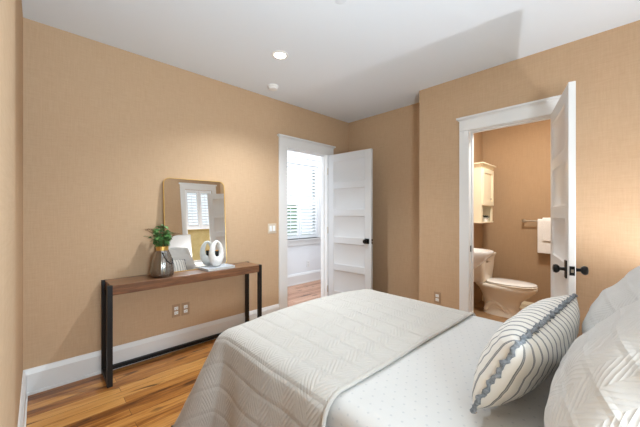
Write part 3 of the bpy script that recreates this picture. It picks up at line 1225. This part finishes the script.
lean_pillow('pillow_sham', (2.775, 1.17, TOP + 0.075), (0.0, 1, 0), 47, 0.66, 0.58, 0.30, M['sham'],
            'large white quilted pillow nearest the camera, right of the striped pillow', 'pillow', 'quilted white pillows', 3.3)
lean_pillow('pillow_sham', (2.79, 1.86, TOP + 0.075), (0.0, 1, 0), 47, 0.64, 0.58, 0.30, M['sham'],
            'white quilted pillow behind the nearest one, farther across the bed', 'pillow', 'quilted white pillows', 8.1)
lean_pillow('sleeping_pillow', (3.28, 1.20, TOP + 0.055), (0.0, 1, 0), 78, 0.66, 0.42, 0.12, M['sheet'],
            'plain white pillow against the headboard on the near side', 'pillow', 'plain white pillows', 5.2)
lean_pillow('sleeping_pillow', (3.28, 1.87, TOP + 0.055), (0.0, 1, 0), 78, 0.62, 0.42, 0.12, M['sheet'],
            'plain white pillow against the headboard on the window side', 'pillow', 'plain white pillows', 9.4)


# ------------------------------------------------------------------ bedside table and lamp beyond the bed (seen in the mirror)
ns = thing('nightstand', (3.36, 2.60, 0), 0, 'white nightstand beyond the bed under the window', 'nightstand')
MB().box(-0.19, 0.19, -0.20, 0.20, 0.10, 0.41).build('body', M['trim'], ns, bevel=0.003)
MB().box(-0.20, 0.20, -0.21, 0.21, 0.411, 0.436).build('top', M['trim'], ns, bevel=0.004)
for z0 in (0.12, 0.265):
    d_ = MB().box(-0.205, -0.191, -0.18, 0.18, z0, z0 + 0.135).build('drawer', M['trim'], ns, bevel=0.003)
    MB().lathe([(0.006, 0), (0.006, 0.012), (0.014, 0.02), (0.002, 0.026)], 16, (0, 0, 0),
               Matrix.Translation((-0.205, 0, z0 + 0.068)) @ Matrix.Rotation(R(-90), 4, 'Y')).build('knob', M['bronze'], d_)
for sx in (-1, 1):
    for sy in (-1, 1):
        MB().box(sx * 0.17 - 0.018, sx * 0.17 + 0.018, sy * 0.18 - 0.018, sy * 0.18 + 0.018, 0, 0.10).build('leg', M['trim'], ns)
LX, LY = 3.31, 2.45
tl = thing('table_lamp', (LX, LY, 0.4365), 0, 'small white table lamp on the nightstand beyond the bed', 'lamp')
MB().lathe([(0.05, 0), (0.05, 0.012), (0.025, 0.025), (0.038, 0.06), (0.04, 0.09), (0.016, 0.13), (0.008, 0.14), (0.008, 0.19)], 28).build('lamp_base', M['ceramic'], tl)
MB().lathe([(0.090, 0.13), (0.075, 0.285), (0.073, 0.285), (0.088, 0.13)], 36, caps=False).build('lamp_shade', M['shade'], tl)
MB().lathe([(0.012, 0.192), (0.012, 0.21), (0.002, 0.213)], 16).build('bulb_socket', M['brushed'], tl)
light('bedside_bulb', 'POINT', (LX, LY, 0.4365 + 0.262), 39, (0.92, 0.95, 1.0), shadow_soft_size=0.016)


ns2 = copy_tree(ns)  # second nightstand and lamp, added out of view as fill light
ns2.location = (3.36, 0.40, 0)
ns2['label'] = 'white nightstand added under the fill lamp on the camera side of the bed'
tl2 = copy_tree(tl)
tl2.location = (3.31, 0.46, 0.4365)
tl2['label'] = 'small white table lamp added for fill light at the camera side of the bed'
light('near_fill_bulb', 'POINT', (3.31, 0.46, 0.4365 + 0.262), 9, (0.92, 0.95, 1.0), shadow_soft_size=0.016)


# ------------------------------------------------------------------ bathroom
light('bath_ceiling_light', 'AREA', (2.25, 3.55, H - 0.03), 32, (0.93, 0.95, 0.95), (0, 0, 0), shape='DISK', size=0.35)

TY = 4.27
to = thing('toilet', (1.45, TY, 0), 0, 'cream toilet with closed lid at the back of the bathroom', 'toilet')


def egg(x0, x1, hw, z, n=36, sq=2.3):
    """rounded plan outline, blunt at the back, rounder at the front"""
    pts = []
    cx, ax = (x0 + x1) / 2, (x1 - x0) / 2
    for k in range(n):
        a = 2 * math.pi * k / n
        ca, sa = math.cos(a), math.sin(a)
        e = 2 / (2.0 if ca > 0 else 3.2)
        pts.append((cx + ax * math.copysign(abs(ca) ** e, ca), hw * math.copysign(abs(sa) ** (2 / 2.2), sa), z))
    return pts


bw = MB()
bw.loft([egg(0.155, 0.585, 0.118, 0.0), egg(0.155, 0.585, 0.118, 0.02), egg(0.165, 0.555, 0.105, 0.05), egg(0.165, 0.545, 0.100, 0.12),
         egg(0.15, 0.57, 0.115, 0.19), egg(0.13, 0.65, 0.150, 0.26), egg(0.10, 0.71, 0.178, 0.32), egg(0.06, 0.728, 0.187, 0.355),
         egg(0.05, 0.730, 0.187, 0.378), egg(0.06, 0.722, 0.180, 0.384)])
for s in (-1, 1):    # trapway relief on both sides
    bw.tube([(0.20, s * 0.085, 0.05), (0.23, s * 0.088, 0.11), (0.28, s * 0.088, 0.15), (0.345, s * 0.088, 0.145), (0.40, s * 0.086, 0.10), (0.45, s * 0.082, 0.05)],
            [0.026, 0.028, 0.029, 0.029, 0.027, 0.025], 12)
bw.build('bowl', M['bisque'], to, smooth=60)


def ring_of(x0, x1, hw, z0, z1, dome=0.0):
    m = MB()
    m.loft([egg(x0 + 0.004, x1 - 0.004, hw - 0.004, z0), egg(x0, x1, hw, z0 + 0.004), egg(x0, x1, hw, z1 - 0.006), egg(x0 + 0.01, x1 - 0.01, hw - 0.01, z1 - 0.001),
            egg(x0 + 0.09, x1 - 0.12, hw - 0.09, z1 + dome)])
    return m


ring_of(0.20, 0.728, 0.186, 0.3845, 0.402).build('seat', M['bisque'], to, smooth=50)
ring_of(0.195, 0.722, 0.182, 0.4035, 0.420, 0.006).build('lid', M['porcelain'], to, smooth=50)
for s in (-1, 1):
    MB().box(0.18, 0.215, s * 0.075 - 0.02, s * 0.075 + 0.02, 0.3845, 0.418).build('hinge_cap', M['bisque'], to, bevel=0.006)


def rbox(x0, x1, hw, z, r=0.045, n=6):
    pts = []
    for cx, cy, a0 in ((x1 - r, hw - r, 0), (x0 + 0.01, hw - 0.01, 90), (x0 + 0.01, -hw + 0.01, 180), (x1 - r, -hw + r, 270)):
        rad = r if cx == x1 - r else 0.01
        for k in range(n + 1):
            a = R(a0 + 90 * k / n)
            pts.append((cx + rad * math.cos(a), cy + rad * math.sin(a), z))
    return pts


tk = MB()
tk.loft([rbox(0.03, 0.195, 0.175, 0.386), rbox(0.018, 0.212, 0.190, 0.41), rbox(0.010, 0.232, 0.225, 0.71)])
tk.build('tank', M['bisque'], to, smooth=40)
tl_ = MB()
tl_.loft([rbox(0.006, 0.240, 0.235, 0.711), rbox(0.004, 0.246, 0.24, 0.722), rbox(0.004, 0.246, 0.24, 0.738), rbox(0.010, 0.238, 0.232, 0.746)])
tl_.build('tank_lid', M['bisque'], to, smooth=40)
lev = MB().cyl((0.225, -0.15, 0.66), (0.25, -0.15, 0.66), 0.012)
lev.tube([(0.247, -0.155, 0.66), (0.252, -0.10, 0.655), (0.250, -0.06, 0.650)], [0.006, 0.005, 0.006], 8)
lev.build('flush_lever', M['brushed'], to)

SY = 3.63
sk = thing('pedestal_sink', (1.45, SY, 0), 0, 'white rounded sink basin just inside the bathroom doorway', 'sink')


def half(x1, hw, z, n=28, back=0.004):
    pts = []
    for k in range(n + 1):
        a = R(-90 + 180 * k / n)
        pts.append((back + (x1 - back) * abs(math.cos(a)) ** 0.8, hw * math.copysign(abs(math.sin(a)) ** 0.9, math.sin(a)), z))
    return pts


bs = MB()
bs.loft([half(0.17, 0.10, 0.56), half(0.24, 0.13, 0.63), half(0.335, 0.19, 0.71), half(0.40, 0.235, 0.775), half(0.435, 0.252, 0.81), half(0.44, 0.255, 0.835),
         half(0.437, 0.252, 0.846), half(0.40, 0.22, 0.848), half(0.37, 0.19, 0.80, back=0.12), half(0.25, 0.08, 0.74, back=0.16)])
bs.build('basin', M['porcelain'], sk, smooth=60)
MB().loft([half(0.15, 0.10, 0.0), half(0.13, 0.085, 0.05), half(0.12, 0.075, 0.3), half(0.15, 0.09, 0.555)]).build('pedestal', M['porcelain'], sk, smooth=50)
fc = MB().cyl((0.06, 0, 0.846), (0.06, 0, 0.90), 0.014)
fc.tube([(0.06, 0, 0.89), (0.09, 0, 0.925), (0.14, 0, 0.92), (0.165, 0, 0.895)], 0.010, 10)
fc.build('faucet', M['brushed'], sk)

# cabinet over the toilet
cb = thing('wall_cabinet', (1.4502, 4.285, 1.155), 0, 'cream wall cabinet with open bottom niche above the toilet', 'cabinet')
CW, CD, CHT = 0.225, 0.19, 0.685
k = MB()
k.box(0, 0.012, -CW, CW, 0.0, CHT)
k.box(0, CD, -CW, -CW + 0.018, 0.0, CHT)
k.box(0, CD, CW - 0.018, CW, 0.0, CHT)
k.box(0, CD + 0.006, -CW - 0.01, CW + 0.01, -0.016, 0.0)
k.box(0.012, CD, -CW + 0.018, CW - 0.018, 0.195, 0.21)
k.box(0.012, CD, -CW + 0.018, CW - 0.018, CHT - 0.02, CHT)
k.box(CD - 0.018, CD, -CW + 0.018, -CW + 0.05, 0.0, CHT)
k.box(CD - 0.018, CD, CW - 0.05, CW - 0.018, 0.0, CHT)
k.build('carcass', M['cream'], cb, bevel=0.0015)
cr = MB()
for (e, z0, z1) in ((0.004, CHT, CHT + 0.012),):
    pass
prof = [(0.0, CHT), (0.006, CHT + 0.008), (0.012, CHT + 0.02), (0.028, CHT + 0.040), (0.034, CHT + 0.044), (0.034, CHT + 0.056)]
cr.loft([[(0, -CW - e, z), (CD + e, -CW - e, z), (CD + e, CW + e, z), (0, CW + e, z)] for e, z in prof])
cr.build('crown', M['cream'], cb, smooth=20)
dm = MB()
dz0, dz1, dy0, dy1 = 0.208, CHT - 0.012, -CW + 0.020, CW - 0.020
dm.box(CD + 0.001, CD + 0.019, dy0, dy0 + 0.05, dz0, dz1)
dm.box(CD + 0.001, CD + 0.019, dy1 - 0.05, dy1, dz0, dz1)
dm.box(CD + 0.001, CD + 0.019, dy0 + 0.05, dy1 - 0.05, dz0, dz0 + 0.055)
dm.box(CD + 0.001, CD + 0.019, dy0 + 0.05, dy1 - 0.05, dz1 - 0.055, dz1)
dm.box(CD + 0.001, CD + 0.010, dy0 + 0.05, dy1 - 0.05, dz0 + 0.055, dz1 - 0.055)
dd = dm.build('cabinet_door', M['cream'], cb, bevel=0.002)
MB().box(CD + 0.019, CD + 0.032, 0.065, 0.085, 0.285, 0.303).build('cabinet_knob', M['brushed'], dd, bevel=0.004)
pp = thing('potted_plant', (1.592, 4.37, 1.156), 0, 'tiny dark potted plant in the cabinet niche above the toilet', 'plant')
MB().lathe([(0.026, 0), (0.036, 0.055), (0.033, 0.055), (0.030, 0.045), (0.001, 0.045)], 24).build('pot', M['porcelain'], pp)
lf = MB()
rnd = random.Random(5)
for k in range(46):
    a = rnd.uniform(0, 6.28)
    leaf(lf, (0, 0, 0.045), (math.cos(a), math.sin(a), rnd.uniform(0.1, 1.2)), (0, 0, 1), rnd.uniform(0.045, 0.07), 0.008)
lf.build('foliage', mat('dark_leaf', srgb(48, 56, 44), 0.6), pp, weld=None)

# towel bar and towels on the bathroom's back wall
tb = thing('towel_bar', (2.22, 4.72, 1.165), 0, 'metal towel bar on the bathroom back wall', 'towel bar')
MB().cyl((-0.275, -0.07, 0), (0.275, -0.07, 0), 0.009).build('bar', M['brushed'], tb)
for s in (-1, 1):
    p = MB().cyl((s * 0.265, 0.0, 0), (s * 0.265, -0.008, 0), 0.024)
    p.cyl((s * 0.265, -0.004, 0), (s * 0.265, -0.082, 0), 0.010, 0.012)
    p.build('post', M['brushed'], tb)


def towel(name, x0, x1, drop_f, drop_b, t, r, label):
    """folded towel hung over the bar"""
    m = MB()
    yb, zb = 4.65, 1.165
    pr = []
    for d in (0, 1):
        rr = r + d * t
        arc = [(yb + rr * math.cos(a), zb + rr * math.sin(a)) for a in [math.pi - math.pi * k / 10 for k in range(11)]]
        line = [(yb - rr, zb - drop_f)] + [(yb - rr - 0.002 * math.sin(q * 2), zb - drop_f * (1 - q / 6)) for q in range(1, 6)] + arc
        line += [(yb + rr, zb - drop_b * q / 4) for q in range(1, 5)]
        pr.append(line)
    outline = pr[1] + list(reversed(pr[0]))
    N = 8
    m.loft([[(x0 + (x1 - x0) * i / N, y + 0.002 * math.sin(i * 1.3), z + 0.003 * math.sin(i * 0.9 + y * 40)) for y, z in outline] for i in range(N + 1)])
    return tag(m.build(name, M['towel'], bevel=0.004, smooth=60), label, 'towel')


towel('bath_towel', 2.115, 2.42, 0.40, 0.36, 0.016, 0.013, 'larger white towel hanging on the bathroom towel bar')
towel('hand_towel', 2.165, 2.38, 0.245, 0.025, 0.012, 0.034, 'small white towel layered over the larger one on the bar')
